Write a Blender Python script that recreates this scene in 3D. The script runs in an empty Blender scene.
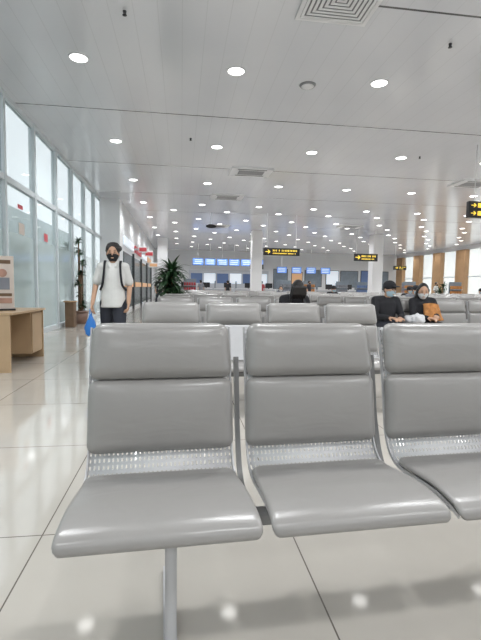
import bpy, bmesh, math, random
from mathutils import Vector, Matrix, noise
random.seed(7)
scene = bpy.context.scene
COL = scene.collection
try:
    scene.view_settings.view_transform = 'Standard'
except Exception:
    pass

# ------------------------------------------------------------------ materials
def new_mat(name):
    m = bpy.data.materials.new(name); m.use_nodes = True
    nt = m.node_tree
    return m, nt, nt.nodes['Principled BSDF']

def mat(name, col, rough=0.5, metal=0.0, var=0.06, scale=8.0, bump=0.0, spec=0.5, emit=0.0, alpha=1.0, wrinkle=0.0):
    m, nt, b = new_mat(name)
    tc = nt.nodes.new('ShaderNodeTexCoord')
    nz = nt.nodes.new('ShaderNodeTexNoise'); nz.inputs['Scale'].default_value = scale
    nz.inputs['Detail'].default_value = 3
    nt.links.new(tc.outputs['Object'], nz.inputs['Vector'])
    mx = nt.nodes.new('ShaderNodeMix'); mx.data_type = 'RGBA'
    mx.inputs[6].default_value = (*[c*(1-var) for c in col], 1)
    mx.inputs[7].default_value = (*[min(1, c*(1+var)) for c in col], 1)
    nt.links.new(nz.outputs['Fac'], mx.inputs[0])
    nt.links.new(mx.outputs[2], b.inputs['Base Color'])
    b.inputs['Roughness'].default_value = rough
    b.inputs['Metallic'].default_value = metal
    b.inputs['Specular IOR Level'].default_value = spec
    b.inputs['Alpha'].default_value = alpha
    if emit > 0:
        nt.links.new(mx.outputs[2], b.inputs['Emission Color'])
        b.inputs['Emission Strength'].default_value = emit
    if bump > 0:
        bp = nt.nodes.new('ShaderNodeBump'); bp.inputs['Strength'].default_value = bump
        bp.inputs['Distance'].default_value = 0.002
        n2 = nt.nodes.new('ShaderNodeTexNoise'); n2.inputs['Scale'].default_value = 350
        nt.links.new(tc.outputs['Object'], n2.inputs['Vector'])
        nt.links.new(n2.outputs['Fac'], bp.inputs['Height'])
        if wrinkle > 0:
            b2_ = nt.nodes.new('ShaderNodeBump'); b2_.inputs['Strength'].default_value = wrinkle
            b2_.inputs['Distance'].default_value = 0.015
            mp = nt.nodes.new('ShaderNodeMapping'); mp.inputs['Scale'].default_value = (4.0, 9.0, 9.0)
            n3 = nt.nodes.new('ShaderNodeTexNoise'); n3.inputs['Scale'].default_value = 1.3; n3.inputs['Detail'].default_value = 2
            n3.inputs['Distortion'].default_value = 0.9
            nt.links.new(tc.outputs['Object'], mp.inputs[0]); nt.links.new(mp.outputs[0], n3.inputs['Vector'])
            nt.links.new(n3.outputs['Fac'], b2_.inputs['Height'])
            nt.links.new(b2_.outputs['Normal'], bp.inputs['Normal'])
        nt.links.new(bp.outputs['Normal'], b.inputs['Normal'])
    return m

def line_mask(nt, coord_out, off, size, width):
    """1 on lines every `size`, offset `off`."""
    a = nt.nodes.new('ShaderNodeMath'); a.operation = 'SUBTRACT'; a.inputs[1].default_value = off
    nt.links.new(coord_out, a.inputs[0])
    d = nt.nodes.new('ShaderNodeMath'); d.operation = 'DIVIDE'; d.inputs[1].default_value = size
    nt.links.new(a.outputs[0], d.inputs[0])
    f = nt.nodes.new('ShaderNodeMath'); f.operation = 'FRACT'
    nt.links.new(d.outputs[0], f.inputs[0])
    s = nt.nodes.new('ShaderNodeMath'); s.operation = 'SUBTRACT'; s.inputs[1].default_value = 0.5
    nt.links.new(f.outputs[0], s.inputs[0])
    ab = nt.nodes.new('ShaderNodeMath'); ab.operation = 'ABSOLUTE'
    nt.links.new(s.outputs[0], ab.inputs[0])
    g = nt.nodes.new('ShaderNodeMath'); g.operation = 'GREATER_THAN'; g.inputs[1].default_value = 0.5 - width/size/2
    nt.links.new(ab.outputs[0], g.inputs[0])
    return g.outputs[0]

def floor_mat():
    m, nt, b = new_mat('floor_tile')
    tc = nt.nodes.new('ShaderNodeTexCoord'); sp = nt.nodes.new('ShaderNodeSeparateXYZ')
    nt.links.new(tc.outputs['Object'], sp.inputs[0])
    mx_ = line_mask(nt, sp.outputs[0], 0.499, 1.10, 0.006)
    my_ = line_mask(nt, sp.outputs[1], 1.92, 1.10, 0.006)
    mm = nt.nodes.new('ShaderNodeMath'); mm.operation = 'MAXIMUM'
    nt.links.new(mx_, mm.inputs[0]); nt.links.new(my_, mm.inputs[1])
    nz = nt.nodes.new('ShaderNodeTexNoise'); nz.inputs['Scale'].default_value = 2.2; nz.inputs['Detail'].default_value = 6
    nt.links.new(tc.outputs['Object'], nz.inputs['Vector'])
    c = nt.nodes.new('ShaderNodeMix'); c.data_type = 'RGBA'
    c.inputs[6].default_value = (0.50, 0.465, 0.415, 1); c.inputs[7].default_value = (0.60, 0.565, 0.51, 1)
    nt.links.new(nz.outputs['Fac'], c.inputs[0])
    c2 = nt.nodes.new('ShaderNodeMix'); c2.data_type = 'RGBA'
    c2.inputs[7].default_value = (0.15, 0.13, 0.11, 1)
    nt.links.new(mm.outputs[0], c2.inputs[0]); nt.links.new(c.outputs[2], c2.inputs[6])
    nt.links.new(c2.outputs[2], b.inputs['Base Color'])
    b.inputs['Roughness'].default_value = 0.07
    b.inputs['Specular IOR Level'].default_value = 1.0
    b.inputs['IOR'].default_value = 1.6
    return m

def ceil_mat():
    m, nt, b = new_mat('ceiling_panel')
    tc = nt.nodes.new('ShaderNodeTexCoord'); sp = nt.nodes.new('ShaderNodeSeparateXYZ')
    nt.links.new(tc.outputs['Object'], sp.inputs[0])
    seam = line_mask(nt, sp.outputs[1], 8.86, 3.7, 0.035)
    pl = line_mask(nt, sp.outputs[0], 0.0, 0.30, 0.010)
    nz = nt.nodes.new('ShaderNodeTexNoise'); nz.inputs['Scale'].default_value = 0.45; nz.inputs['Detail'].default_value = 2
    nt.links.new(tc.outputs['Object'], nz.inputs['Vector'])
    cb = nt.nodes.new('ShaderNodeMix'); cb.data_type = 'RGBA'
    cb.inputs[6].default_value = (0.66, 0.67, 0.71, 1); cb.inputs[7].default_value = (0.79, 0.80, 0.83, 1)
    nt.links.new(nz.outputs['Fac'], cb.inputs[0])
    c = nt.nodes.new('ShaderNodeMix'); c.data_type = 'RGBA'
    c.inputs[7].default_value = (0.65, 0.66, 0.69, 1)
    nt.links.new(cb.outputs[2], c.inputs[6])
    nt.links.new(pl, c.inputs[0])
    c2 = nt.nodes.new('ShaderNodeMix'); c2.data_type = 'RGBA'
    c2.inputs[7].default_value = (0.08, 0.08, 0.08, 1)
    nt.links.new(seam, c2.inputs[0]); nt.links.new(c.outputs[2], c2.inputs[6])
    nt.links.new(c2.outputs[2], b.inputs['Base Color'])
    b.inputs['Roughness'].default_value = 0.16
    b.inputs['Specular IOR Level'].default_value = 1.0
    return m

def perforated_mat():
    m, nt, b = new_mat('perforated_steel')
    tc = nt.nodes.new('ShaderNodeTexCoord'); sp = nt.nodes.new('ShaderNodeSeparateXYZ')
    nt.links.new(tc.outputs['Object'], sp.inputs[0])
    lx = line_mask(nt, sp.outputs[0], 0.0, 0.016, 0.006)
    lz = line_mask(nt, sp.outputs[2], 0.462, 0.020, 0.011)
    mm = nt.nodes.new('ShaderNodeMath'); mm.operation = 'MULTIPLY'
    nt.links.new(lx, mm.inputs[0]); nt.links.new(lz, mm.inputs[1])
    inv = nt.nodes.new('ShaderNodeMath'); inv.operation = 'SUBTRACT'; inv.inputs[0].default_value = 1
    nt.links.new(mm.outputs[0], inv.inputs[1])
    nt.links.new(inv.outputs[0], b.inputs['Alpha'])
    b.inputs['Base Color'].default_value = (0.66, 0.66, 0.67, 1)
    b.inputs['Metallic'].default_value = 0.05
    b.inputs['Roughness'].default_value = 0.45
    return m

M = {}
M['floor'] = floor_mat(); M['ceil'] = ceil_mat(); M['perf'] = perforated_mat()
M['seat'] = mat('grey_leatherette', (0.300, 0.289, 0.278), 0.28, var=0.04, scale=5, bump=0.08, spec=0.8, wrinkle=0.15)
M['silver'] = mat('silver_painted_steel', (0.50, 0.50, 0.51), 0.42, 0.1, var=0.04)
M['dark'] = mat('dark_steel', (0.06, 0.06, 0.065), 0.45, 0.3)
M['midgrey'] = mat('grey_beam_and_shade_rib', (0.22, 0.22, 0.22), 0.45, 0.1)
M['white'] = mat('white_plaster', (0.76, 0.77, 0.78), 0.6, var=0.03, scale=2)
M['column'] = mat('white_column_panel', (0.84, 0.84, 0.85), 0.4, var=0.02)
M['frame'] = mat('aluminium_frame', (0.64, 0.69, 0.71), 0.4, 0.1, var=0.04)
M['wood'] = mat('tan_wood', (0.50, 0.35, 0.21), 0.45, var=0.14, scale=3)
M['brown'] = mat('golden_brown_cladding', (0.44, 0.27, 0.14), 0.5, var=0.2, scale=2)
M['red'] = mat('red_sign_face', (0.50, 0.07, 0.08), 0.4, emit=0.12)
M['orange'] = mat('orange_sign_face', (0.65, 0.38, 0.20), 0.4, emit=0.3)
M['muted'] = mat('muted_panel_face', (0.20, 0.24, 0.28), 0.4, var=0.3, scale=3)
M['black'] = mat('black_plastic', (0.018, 0.018, 0.02), 0.4)
M['yellow'] = mat('yellow_lit_letters', (0.95, 0.68, 0.08), 0.4, emit=0.9)
M['blue'] = mat('blue_screen', (0.16, 0.32, 0.75), 0.3, emit=0.7)
M['pale'] = mat('pale_lit_panel', (0.78, 0.85, 0.93), 0.4, emit=0.4)
M['vent'] = mat('vent_white', (0.80, 0.80, 0.81), 0.4, var=0.02)
M['ventdark'] = mat('vent_dark', (0.12, 0.12, 0.12), 0.6)
M['ventgrey'] = mat('vent_grey', (0.28, 0.28, 0.29), 0.5)
M['leaf'] = mat('dark_green_leaf', (0.022, 0.065, 0.022), 0.45, var=0.4, scale=6)
M['bark'] = mat('bark', (0.16, 0.10, 0.06), 0.8, var=0.3)
M['pot'] = mat('glazed_pot', (0.20, 0.12, 0.09), 0.4)
M['lamp'] = mat('lamp_glow', (1.0, 0.99, 0.97), 0.4, emit=5.0, var=0.0)
M['base'] = mat('grey_baseboard', (0.42, 0.42, 0.41), 0.5)
M['facade'] = mat('pale_facade', (0.46, 0.51, 0.50), 0.7, var=0.3, scale=0.8)
M['facadedark'] = mat('facade_window', (0.06, 0.09, 0.09), 0.2, var=0.2, scale=0.6)
M['skin'] = mat('skin', (0.55, 0.33, 0.22), 0.55, var=0.05)
M['cream'] = mat('white_cream_cotton', (0.70, 0.70, 0.68), 0.85, var=0.10, scale=14)
M['blackcloth'] = mat('black_cloth', (0.018, 0.018, 0.022), 0.85, var=0.2)
M['navy'] = mat('dark_trousers', (0.03, 0.033, 0.045), 0.85, var=0.2)
M['hair'] = mat('black_hair', (0.012, 0.010, 0.010), 0.45, var=0.3, scale=40)
M['maskblue'] = mat('pale_blue_mask', (0.45, 0.62, 0.72), 0.8)
M['maskwhite'] = mat('white_mask', (0.80, 0.82, 0.84), 0.8)
M['orangecloth'] = mat('orange_brown_cloth', (0.50, 0.22, 0.07), 0.85, var=0.6, scale=22)
M['bluebag'] = mat('blue_plastic_bag', (0.03, 0.20, 0.62), 0.3, var=0.2)
M['whitebag'] = mat('white_plastic_bag', (0.70, 0.70, 0.72), 0.5, var=0.05)
M['eye'] = mat('dark_eye', (0.02, 0.015, 0.01), 0.2)
M['paper'] = mat('poster_paper', (0.62, 0.54, 0.48), 0.5, var=0.12)
M['pink'] = mat('poster_print', (0.42, 0.24, 0.18), 0.5, var=0.5, scale=9)
M['counter'] = mat('counter_white', (0.54, 0.56, 0.60), 0.5)
M['counterblue'] = mat('counter_blue', (0.13, 0.20, 0.38), 0.5)
M['greycloth'] = mat('grey_cloth', (0.22, 0.23, 0.26), 0.85, var=0.2)
M['redcloth'] = mat('red_cloth', (0.40, 0.06, 0.07), 0.85, var=0.2)

def glass_mat(name, tint, alpha, rough):
    m, nt, b = new_mat(name)
    tc = nt.nodes.new('ShaderNodeTexCoord')
    nz = nt.nodes.new('ShaderNodeTexNoise'); nz.inputs['Scale'].default_value = 0.8
    nt.links.new(tc.outputs['Object'], nz.inputs['Vector'])
    mx = nt.nodes.new('ShaderNodeMix'); mx.data_type = 'RGBA'
    mx.inputs[6].default_value = (*[c*0.82 for c in tint], 1); mx.inputs[7].default_value = (*tint, 1)
    nt.links.new(nz.outputs['Fac'], mx.inputs[0]); nt.links.new(mx.outputs[2], b.inputs['Base Color'])
    b.inputs['Roughness'].default_value = rough
    b.inputs['Alpha'].default_value = alpha
    return m
M['glass'] = glass_mat('clear_tinted_glass', (0.44, 0.54, 0.54), 0.40, 0.02)
M['frost'] = glass_mat('frosted_glass', (0.60, 0.70, 0.69), 0.54, 0.06)
M['rglass'] = glass_mat('soft_curtained_glass', (0.80, 0.76, 0.66), 0.42, 0.3)

# ------------------------------------------------------------------ mesh helpers
def obj_from_bm(bm, name, m, smooth=False, parent=None, loc=(0,0,0)):
    me = bpy.data.meshes.new(name)
    bmesh.ops.recalc_face_normals(bm, faces=bm.faces)
    bm.to_mesh(me); bm.free()
    ms = m if isinstance(m, (list, tuple)) else [m]
    for mm in ms: me.materials.append(mm)
    if smooth:
        for p in me.polygons: p.use_smooth = True
    o = bpy.data.objects.new(name, me); COL.objects.link(o)
    o.location = loc
    if parent: o.parent = parent
    return o

def add_box(bm, c, s, mi=0, rot=None):
    r = bmesh.ops.create_cube(bm, size=1.0)
    vs = r['verts']
    bmesh.ops.scale(bm, vec=s, verts=vs)
    if rot is not None: bmesh.ops.rotate(bm, cent=(0,0,0), matrix=rot, verts=vs)
    bmesh.ops.translate(bm, vec=c, verts=vs)
    for f in {f for v in vs for f in v.link_faces}: f.material_index = mi
    return vs

def box(name, c, s, m, parent=None, bevel=0.0, rot=None, loc=(0,0,0)):
    bm = bmesh.new(); add_box(bm, c, s, rot=rot)
    if bevel > 0:
        bmesh.ops.bevel(bm, geom=bm.edges[:], offset=bevel, segments=2, affect='EDGES', profile=0.5)
    return obj_from_bm(bm, name, m, parent=parent, loc=loc)

def empty(name, loc, label, cat, group=None, rotz=0.0):
    e = bpy.data.objects.new(name, None); COL.objects.link(e)
    e.empty_display_size = 0.2
    e.location = loc; e.rotation_euler = (0, 0, rotz)
    tag(e, label, cat, group); return e

def tag(o, label, cat, group=None):
    o['label'] = label; o['category'] = cat
    if group: o['group'] = group
    return o

def struct(o):
    o['kind'] = 'structure'; return o

def copy_tree(root, loc, rotz=None):
    r = root.copy(); r.location = loc
    if rotz is not None: r.rotation_euler = (0, 0, rotz)
    COL.objects.link(r)
    for ch in root.children:
        c = ch.copy(); c.parent = r; COL.objects.link(c)
        for g in ch.children:
            gc = g.copy(); gc.parent = c; COL.objects.link(gc)
    return r

def catmull(pts, n):
    P = [Vector(p) for p in pts]; P = [2*P[0]-P[1]] + P + [2*P[-1]-P[-2]]
    out = []
    segs = len(P) - 3
    for i in range(segs):
        for k in range(n):
            t = k/n
            a, b, c, d = P[i], P[i+1], P[i+2], P[i+3]
            out.append(0.5*((2*b)+(-a+c)*t+(2*a-5*b+4*c-d)*t*t+(-a+3*b-3*c+d)*t**3))
    out.append(P[-2]); return out

def sampler(pts):
    c = catmull(pts, 16); L = [0]
    for i in range(1, len(c)): L.append(L[-1] + (c[i]-c[i-1]).length)
    def f(s):
        s = max(0, min(L[-1], s))
        for i in range(1, len(c)):
            if s <= L[i] + 1e-9:
                t = (s-L[i-1])/max(1e-9, L[i]-L[i-1]); p = c[i-1].lerp(c[i], t)
                tg = (c[i]-c[i-1]).normalized(); return p, tg
    return f, L[-1]

def dist_list(L, E, n_end, n_mid):
    e = [E*(1-math.cos(math.pi/2*k/n_end)) for k in range(n_end)]
    mid = [E + (L-2*E)*k/n_mid for k in range(n_mid+1)]
    return e + mid + [L-x for x in reversed(e)]

def cushion_mesh(path, W, Tt, Tb, R, bulge=0.0, Wtop=None, E=0.034, P=2.2):
    f, L = sampler(path)
    S = dist_list(L, R, 6, 18)
    def ff(e):
        q = 1 - min(e/E, 1.0); return (max(0.0, 1-q**P))**(1/P)
    bm = bmesh.new(); top = []; bot = []
    for s in S:
        p, t = f(s); n = Vector((-t.y, t.x))
        e = min(s, L-s)
        w = W + ((Wtop or W)-W)*s/L
        hw = w/2 if e >= R else w/2 - R + math.sqrt(max(0, R*R-(R-e)**2))
        X = dist_list(2*hw, 0.04, 7, 16)
        u = 2*s/L-1
        rt = []; rb = []
        for i, x in enumerate(X):
            xx = x - hw; v = xx/hw
            ex = min(x, 2*hw-x)
            k = ff(e)*ff(ex)
            ht = Tt*k + bulge*k*(1-v**4)*(1-u*u)
            hb = Tb*k
            pt = p + n*ht; pb = p - n*hb
            rt.append(bm.verts.new((xx, pt.x, pt.y))); rb.append(bm.verts.new((xx, pb.x, pb.y)))
        top.append(rt); bot.append(rb)
    for G in (top, bot):
        for a in range(len(G)-1):
            for b in range(len(G[0])-1):
                bm.faces.new((G[a][b], G[a][b+1], G[a+1][b+1], G[a+1][b]))
    bmesh.ops.remove_doubles(bm, verts=bm.verts, dist=0.0002)
    return bm

def sheet_bm(path, W, th, nseg=40):
    f, L = sampler(path); bm = bmesh.new(); rows = []
    for i in range(nseg+1):
        p, t = f(L*i/nseg); n = Vector((-t.y, t.x))
        q = []
        for (sx, sn) in ((-1, 1), (1, 1), (1, -1), (-1, -1)):
            pp = p + n*(sn*th/2); q.append(bm.verts.new((sx*W/2, pp.x, pp.y)))
        rows.append(q)
    for a in range(nseg):
        for k in range(4):
            bm.faces.new((rows[a][k], rows[a][(k+1) % 4], rows[a+1][(k+1) % 4], rows[a+1][k]))
    bm.faces.new(rows[0]); bm.faces.new(rows[-1][::-1])
    return bm

# ------------------------------------------------------------------ benches
PITCH = 0.59
SEATP = [(-0.004, 0.398), (-0.012, 0.408), (-0.007, 0.421), (0.030, 0.436), (0.14, 0.444), (0.26, 0.433), (0.34, 0.424), (0.390, 0.431)]
BACKP = [(0.458, 0.486), (0.472, 0.56), (0.484, 0.66), (0.498, 0.752)]
HEADP = [(0.494, 0.753), (0.518, 0.84), (0.538, 0.91), (0.558, 0.958)]
SHELLP = [(0.02, 0.400), (0.10, 0.414), (0.25, 0.408), (0.36, 0.406), (0.43, 0.435), (0.475, 0.51), (0.500, 0.65), (0.530, 0.80), (0.570, 0.940)]
FRAMEP = [(0.010, 0.396), (0.045, 0.408), (0.12, 0.420), (0.25, 0.414), (0.36, 0.410), (0.430, 0.440), (0.474, 0.515), (0.500, 0.65), (0.530, 0.80), (0.568, 0.940)]

def shift_bm(bm, dx):
    bmesh.ops.translate(bm, vec=(dx, 0, 0), verts=bm.verts)

def build_bench(loc, label, group, n=4, rz=0.0):
    root = empty('airport_bench', loc, label, 'bench', group, rz)
    proto = []
    for i in range(n):
        dx = i*PITCH
        if i == 0:
            s = obj_from_bm(cushion_mesh(SEATP, 0.568, 0.011, 0.008, 0.036, 0.004, 0.526, 0.014, 2.0), 'seat_cushion', M['seat'], True, root)
            b = obj_from_bm(cushion_mesh(BACKP, 0.544, 0.026, 0.010, 0.036, 0.020, 0.536, 0.036, 2.0), 'back_cushion', M['seat'], True, root)
            h = obj_from_bm(cushion_mesh(HEADP, 0.536, 0.030, 0.014, 0.040, 0.022, 0.512, 0.038, 2.0), 'headrest_cushion', M['seat'], True, root)
            sh = obj_from_bm(sheet_bm(SHELLP, 0.522, 0.003), 'perforated_panel', M['perf'], True, root)
            proto = [s, b, h, sh]
            for sx in (-1, 1):
                t = sheet_bm(FRAMEP, 0.006, 0.014); shift_bm(t, sx*0.265)
                proto.append(obj_from_bm(t, 'side_frame', M['silver'], False, root))
        else:
            for p in proto:
                c = p.copy(); c.location.x = dx; COL.objects.link(c)
    Lb = n*PITCH
    box('beam', (Lb/2-PITCH/2, 0.22, 0.335), (Lb-0.10, 0.06, 0.04), M['midgrey'], root, 0.006)
    for i in range(n):
        bm = bmesh.new()
        add_box(bm, (i*PITCH, 0.24, 0.380), (0.05, 0.32, 0.018))
        obj_from_bm(bm, 'seat_bracket', M['dark'], False, root)
    for i in range(n-1):  # ribs added to stand in for the shade between neighbouring seat backs
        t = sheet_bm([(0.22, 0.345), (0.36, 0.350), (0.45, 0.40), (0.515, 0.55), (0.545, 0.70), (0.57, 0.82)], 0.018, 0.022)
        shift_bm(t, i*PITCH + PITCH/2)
        obj_from_bm(t, 'gap_shade_rib', M['midgrey'], False, root)
    for xl in (0.026, (n-1)*PITCH-0.026):
        bm = bmesh.new()
        add_box(bm, (xl, 0.085, 0.19), (0.034, 0.055, 0.34))
        bmesh.ops.bevel(bm, geom=bm.edges[:], offset=0.006, segments=2, affect='EDGES')
        obj_from_bm(bm, 'leg', M['silver'], False, root)
        box('leg_brace', (xl, 0.16, 0.352), (0.034, 0.18, 0.03), M['silver'], root)
        bm = bmesh.new()
        add_box(bm, (xl, 0.20, 0.022), (0.042, 0.56, 0.036))
        for v in bm.verts:
            if abs(v.co.y-0.20) > 0.2 and v.co.z > 0.03: v.co.z = 0.018
        obj_from_bm(bm, 'foot', M['silver'], False, root)
    return root

GRP = 'rows of linked waiting seats'
ROW0 = 1.14; RP = 2.41; X0 = -0.079
RZ = math.radians(2.4)
bench = build_bench((X0+0.030, ROW0, 0), 'four linked grey padded airport seats on a steel beam', GRP, 4, RZ)
b2 = copy_tree(bench, (X0+0.000, ROW0+RP-0.02, 0), RZ*0.5); b2['label'] = 'four linked grey padded airport seats with silver side frames'
b3 = copy_tree(b2, (X0, ROW0+2*RP, 0), 0)
b4 = copy_tree(b2, (3.16, ROW0+2*RP, 0), 0); b4['label'] = 'linked grey padded airport seats with masked travellers sitting in them'
b5 = copy_tree(b2, (3.16+4*PITCH+0.25, ROW0+2*RP, 0), 0); b5['label'] = 'unoccupied linked grey padded airport seats beside the travellers'
def merged_bench():
    me = bpy.data.meshes.new('airport_bench_far')
    bm = bmesh.new(); ms = [M['seat'], M['perf'], M['silver'], M['dark'], M['midgrey']]
    for ch in b2.children:
        f0 = len(bm.faces); n0 = len(bm.verts)
        bm.from_mesh(ch.data); bm.verts.ensure_lookup_table(); bm.faces.ensure_lookup_table()
        mi = ms.index(ch.data.materials[0])
        for v in bm.verts[n0:]: v.co.x += ch.location.x
        for f in bm.faces[f0:]: f.material_index = mi; f.smooth = mi < 2
    bm.to_mesh(me); bm.free()
    for q in ms: me.materials.append(q)
    return me
fme = merged_bench()
def far_bench(x, y):
    o = bpy.data.objects.new('airport_bench', fme); COL.objects.link(o); o.location = (x, y, 0)
    tag(o, 'distant row of four linked grey waiting seats', 'bench', GRP)
for r in range(3, 10):
    y = ROW0 + RP*r
    if not (4 <= r <= 4): far_bench(X0 + (0.0 if r % 2 else 0.575), y)
    far_bench(3.16, y); far_bench(3.16+4*PITCH+0.25, y)
    far_bench(9.2, y)
    if r > 3: far_bench(12.0, y)
    if r > 6: far_bench(14.8, y)

# ------------------------------------------------------------------ room shell
CH = 4.5; YB = 40.0; XR = 21.0; XL = -3.15
struct(box('floor', (9, 17, -0.05), (24.6, 50, 0.1), M['floor']))
struct(box('ceiling', (9, 17.1, CH+0.05), (24.6, 46.2, 0.1), M['ceil']))
struct(box('wall_back', (9.3, YB+0.1, CH/2), (24, 0.2, CH), M['white']))
struct(box('wall_front', (9, -6.1, CH/2), (24.6, 0.2, CH), M['white']))
struct(box('wall_return', (-2.78, 17.9, CH/2), (0.76, 0.6, CH), M['column']))
struct(box('wall_left', (-2.5, 29.2, CH/2), (0.2, 21.9, CH), M['white']))
struct(box('floor_outside', (-9.5, 12, -0.08), (12.4, 40, 0.1), M['base']))
struct(box('wall_outside', (-9.0, 19, 2.6), (0.3, 34, 5.2), M['facade']))
mull = [8.3 + 1.6*k for k in range(-9, 7)]
ti = 1
for k in range(8):
    struct(box('trim_%d' % ti, (-8.82, 4.5+4.2*k, 2.4), (0.08, 2.6, 2.4), M['facadedark'])); ti += 1
    struct(box('trim_%d' % ti, (-8.78, 6.6+4.2*k, 2.6), (0.16, 0.4, 5.2), M['frame'])); ti += 1
for y in mull:
    struct(box('trim_%d' % ti, (XL, y, CH/2), (0.12, 0.09, CH), M['frame'])); ti += 1
for (z, h) in ((0.05, 0.12), (3.0, 0.11), (CH-0.05, 0.10)):
    struct(box('trim_%d' % ti, (XL, (mull[0]+17.6)/2, z), (0.10, 17.6-mull[0], h), M['frame'])); ti += 1
wi = 1
for a, b_ in zip(mull[:-1], mull[1:]):
    yc = (a+b_)/2
    struct(box('window_%d' % wi, (XL, yc, 1.10), (0.012, 1.51, 1.96), M['frost'])); wi += 1
    struct(box('window_%d' % wi, (XL, yc, 2.51), (0.012, 1.51, 0.86), M['glass'])); wi += 1
    struct(box('window_%d' % wi, (XL, yc, 3.73), (0.012, 1.51, 1.34), M['glass'])); wi += 1
struct(box('wall_right', (XR+0.1, 20, 0.2), (0.2, 40, 0.4), M['white']))
struct(box('trim_%d' % ti, (XR+0.1, 20, CH-0.15), (0.24, 40, 0.3), M['white'])); ti += 1
py = [39.2 - 3.05*k for k in range(0, 10)]
for y in py:
    struct(box('trim_%d' % ti, (XR-0.02, y, (CH-0.3)/2), (0.4, 1.1, CH-0.3), M['brown'], bevel=0.02)); ti += 1
for a, b_ in zip(py[:-1], py[1:]):
    struct(box('window_%d' % wi, (XR+0.12, (a+b_)/2, 2.3), (0.02, 1.95, 3.8), M['rglass'])); wi += 1
    struct(box('trim_%d' % ti, (XR+0.12, (a+b_)/2, 2.2), (0.07, 1.95, 0.07), M['frame'])); ti += 1
struct(box('baseboard_back', (9.3, YB-0.02, 0.06), (23.6, 0.04, 0.12), M['base']))

def column(x, y, s, label):
    e = empty('column', (x, y, 0), label, 'column', 'square white columns')
    box('shaft', (0, 0, CH/2), (s, s, CH), M['column'], e, 0.03)
    box('plinth', (0, 0, 0.10), (s+0.04, s+0.04, 0.2), M['base'], e, 0.01)
column(4.45, 25.6, 0.62, 'square white column standing between seat rows')
column(12.0, 25.6, 0.66, 'square white column with dark sign beside it')
column(-1.3, 31.0, 0.7, 'square white column beside the shops')

# ------------------------------------------------------------------ ceiling fittings
def cyl(bm, c, r1, r2, h, seg=28, mi=0):
    r = bmesh.ops.create_cone(bm, cap_ends=True, segments=seg, radius1=r1, radius2=r2, depth=h)
    bmesh.ops.translate(bm, vec=c, verts=r['verts'])
    for f in {f for v in r['verts'] for f in v.link_faces}: f.material_index = mi
def ring_bm(ro, ri, h):
    bm = bmesh.new(); prof = [(ri, 0), (ri+0.004, -h), (ro-0.008, -h), (ro, 0)]
    N = 32; rows = []
    for k in range(N):
        a = 2*math.pi*k/N
        rows.append([bm.verts.new((p[0]*math.cos(a), p[0]*math.sin(a), p[1])) for p in prof])
    for k in range(N):
        for j in range(len(prof)):
            j2 = (j+1) % len(prof)
            bm.faces.new((rows[k][j], rows[(k+1) % N][j], rows[(k+1) % N][j2], rows[k][j2]))
    return bm
dl = empty('downlight', (0.84, 6.98, CH), 'round white recessed ceiling downlight, switched on', 'ceiling light', 'ceiling downlight grid')
obj_from_bm(ring_bm(0.150, 0.125, 0.012), 'trim_ring', M['vent'], True, dl)
bm = bmesh.new(); cyl(bm, (0, 0, -0.005), 0.125, 0.125, 0.006)
obj_from_bm(bm, 'lamp_disc', M['lamp'], False, dl)
def spot(name, energy):
    ld = bpy.data.lights.new(name, 'SPOT'); ld.energy = energy; ld.spot_size = math.radians(155); ld.spot_blend = 0.6
    ld.shadow_soft_size = 0.14; ld.color = (0.97, 0.985, 1.0); return ld
ld_n = spot('downlight_beam', 150); ld_s = spot('downlight_beam_strong', 250)
def lamp_at(x, y, ld):
    l = bpy.data.objects.new('downlight_beam', ld); COL.objects.link(l); l.location = (x, y, CH-0.03)
for j in range(-3, 9):
    for k in range(-1, 9):
        x = 0.84 + 2.375*k; y = 6.98 + 3.7*j
        if x > XR-0.5: continue
        if x < -2.0 and y > 17: continue
        if j < 0 and k > 4: continue
        if not (j == 0 and k == 0): copy_tree(dl, (x, y, CH))
        if j == 0: continue
        lamp_at(x, y, ld_s if j in (-1, 1) else ld_n)
for j in range(3, 8):
    for k in range(-1, 8):
        copy_tree(dl, (0.84 + 2.375*(k+0.5), 6.98+3.7*(j+0.5)-0.35, CH))

def diffuser(x, y, sx, sy, label, slots=6):
    e = empty('air_vent', (x, y, CH), label, 'air vent', 'ceiling air vents')
    for k in range(slots):
        bm = bmesh.new()
        t = k/slots
        ax, ay = sx/2*(1-t), sy/2*(1-t)
        w = (0.62 if k else 0.9)*min(sx, sy)/2/slots
        z = -0.016
        V = {}
        for q, (zz) in enumerate((z, z-0.006)):
            V[q, 'o'] = [bm.verts.new((a*ax, b*ay, zz)) for a, b in ((-1,-1),(1,-1),(1,1),(-1,1))]
            V[q, 'i'] = [bm.verts.new((a*(ax-w), b*(ay-w), zz)) for a, b in ((-1,-1),(1,-1),(1,1),(-1,1))]
        for q in range(4):
            p = (q+1) % 4
            for u in (0, 1): bm.faces.new((V[u,'o'][q], V[u,'o'][p], V[u,'i'][p], V[u,'i'][q]))
            for s_ in ('o', 'i'): bm.faces.new((V[0,s_][q], V[0,s_][p], V[1,s_][p], V[1,s_][q]))
        obj_from_bm(bm, 'louvre', M['vent'], False, e)
    box('duct_opening', (0, 0, -0.003), (sx*0.98, sy*0.98, 0.004), M['ventgrey'], e)
diffuser(1.86, 5.08, 0.92, 0.92, 'square white ceiling air diffuser with concentric louvres', 8)
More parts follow.
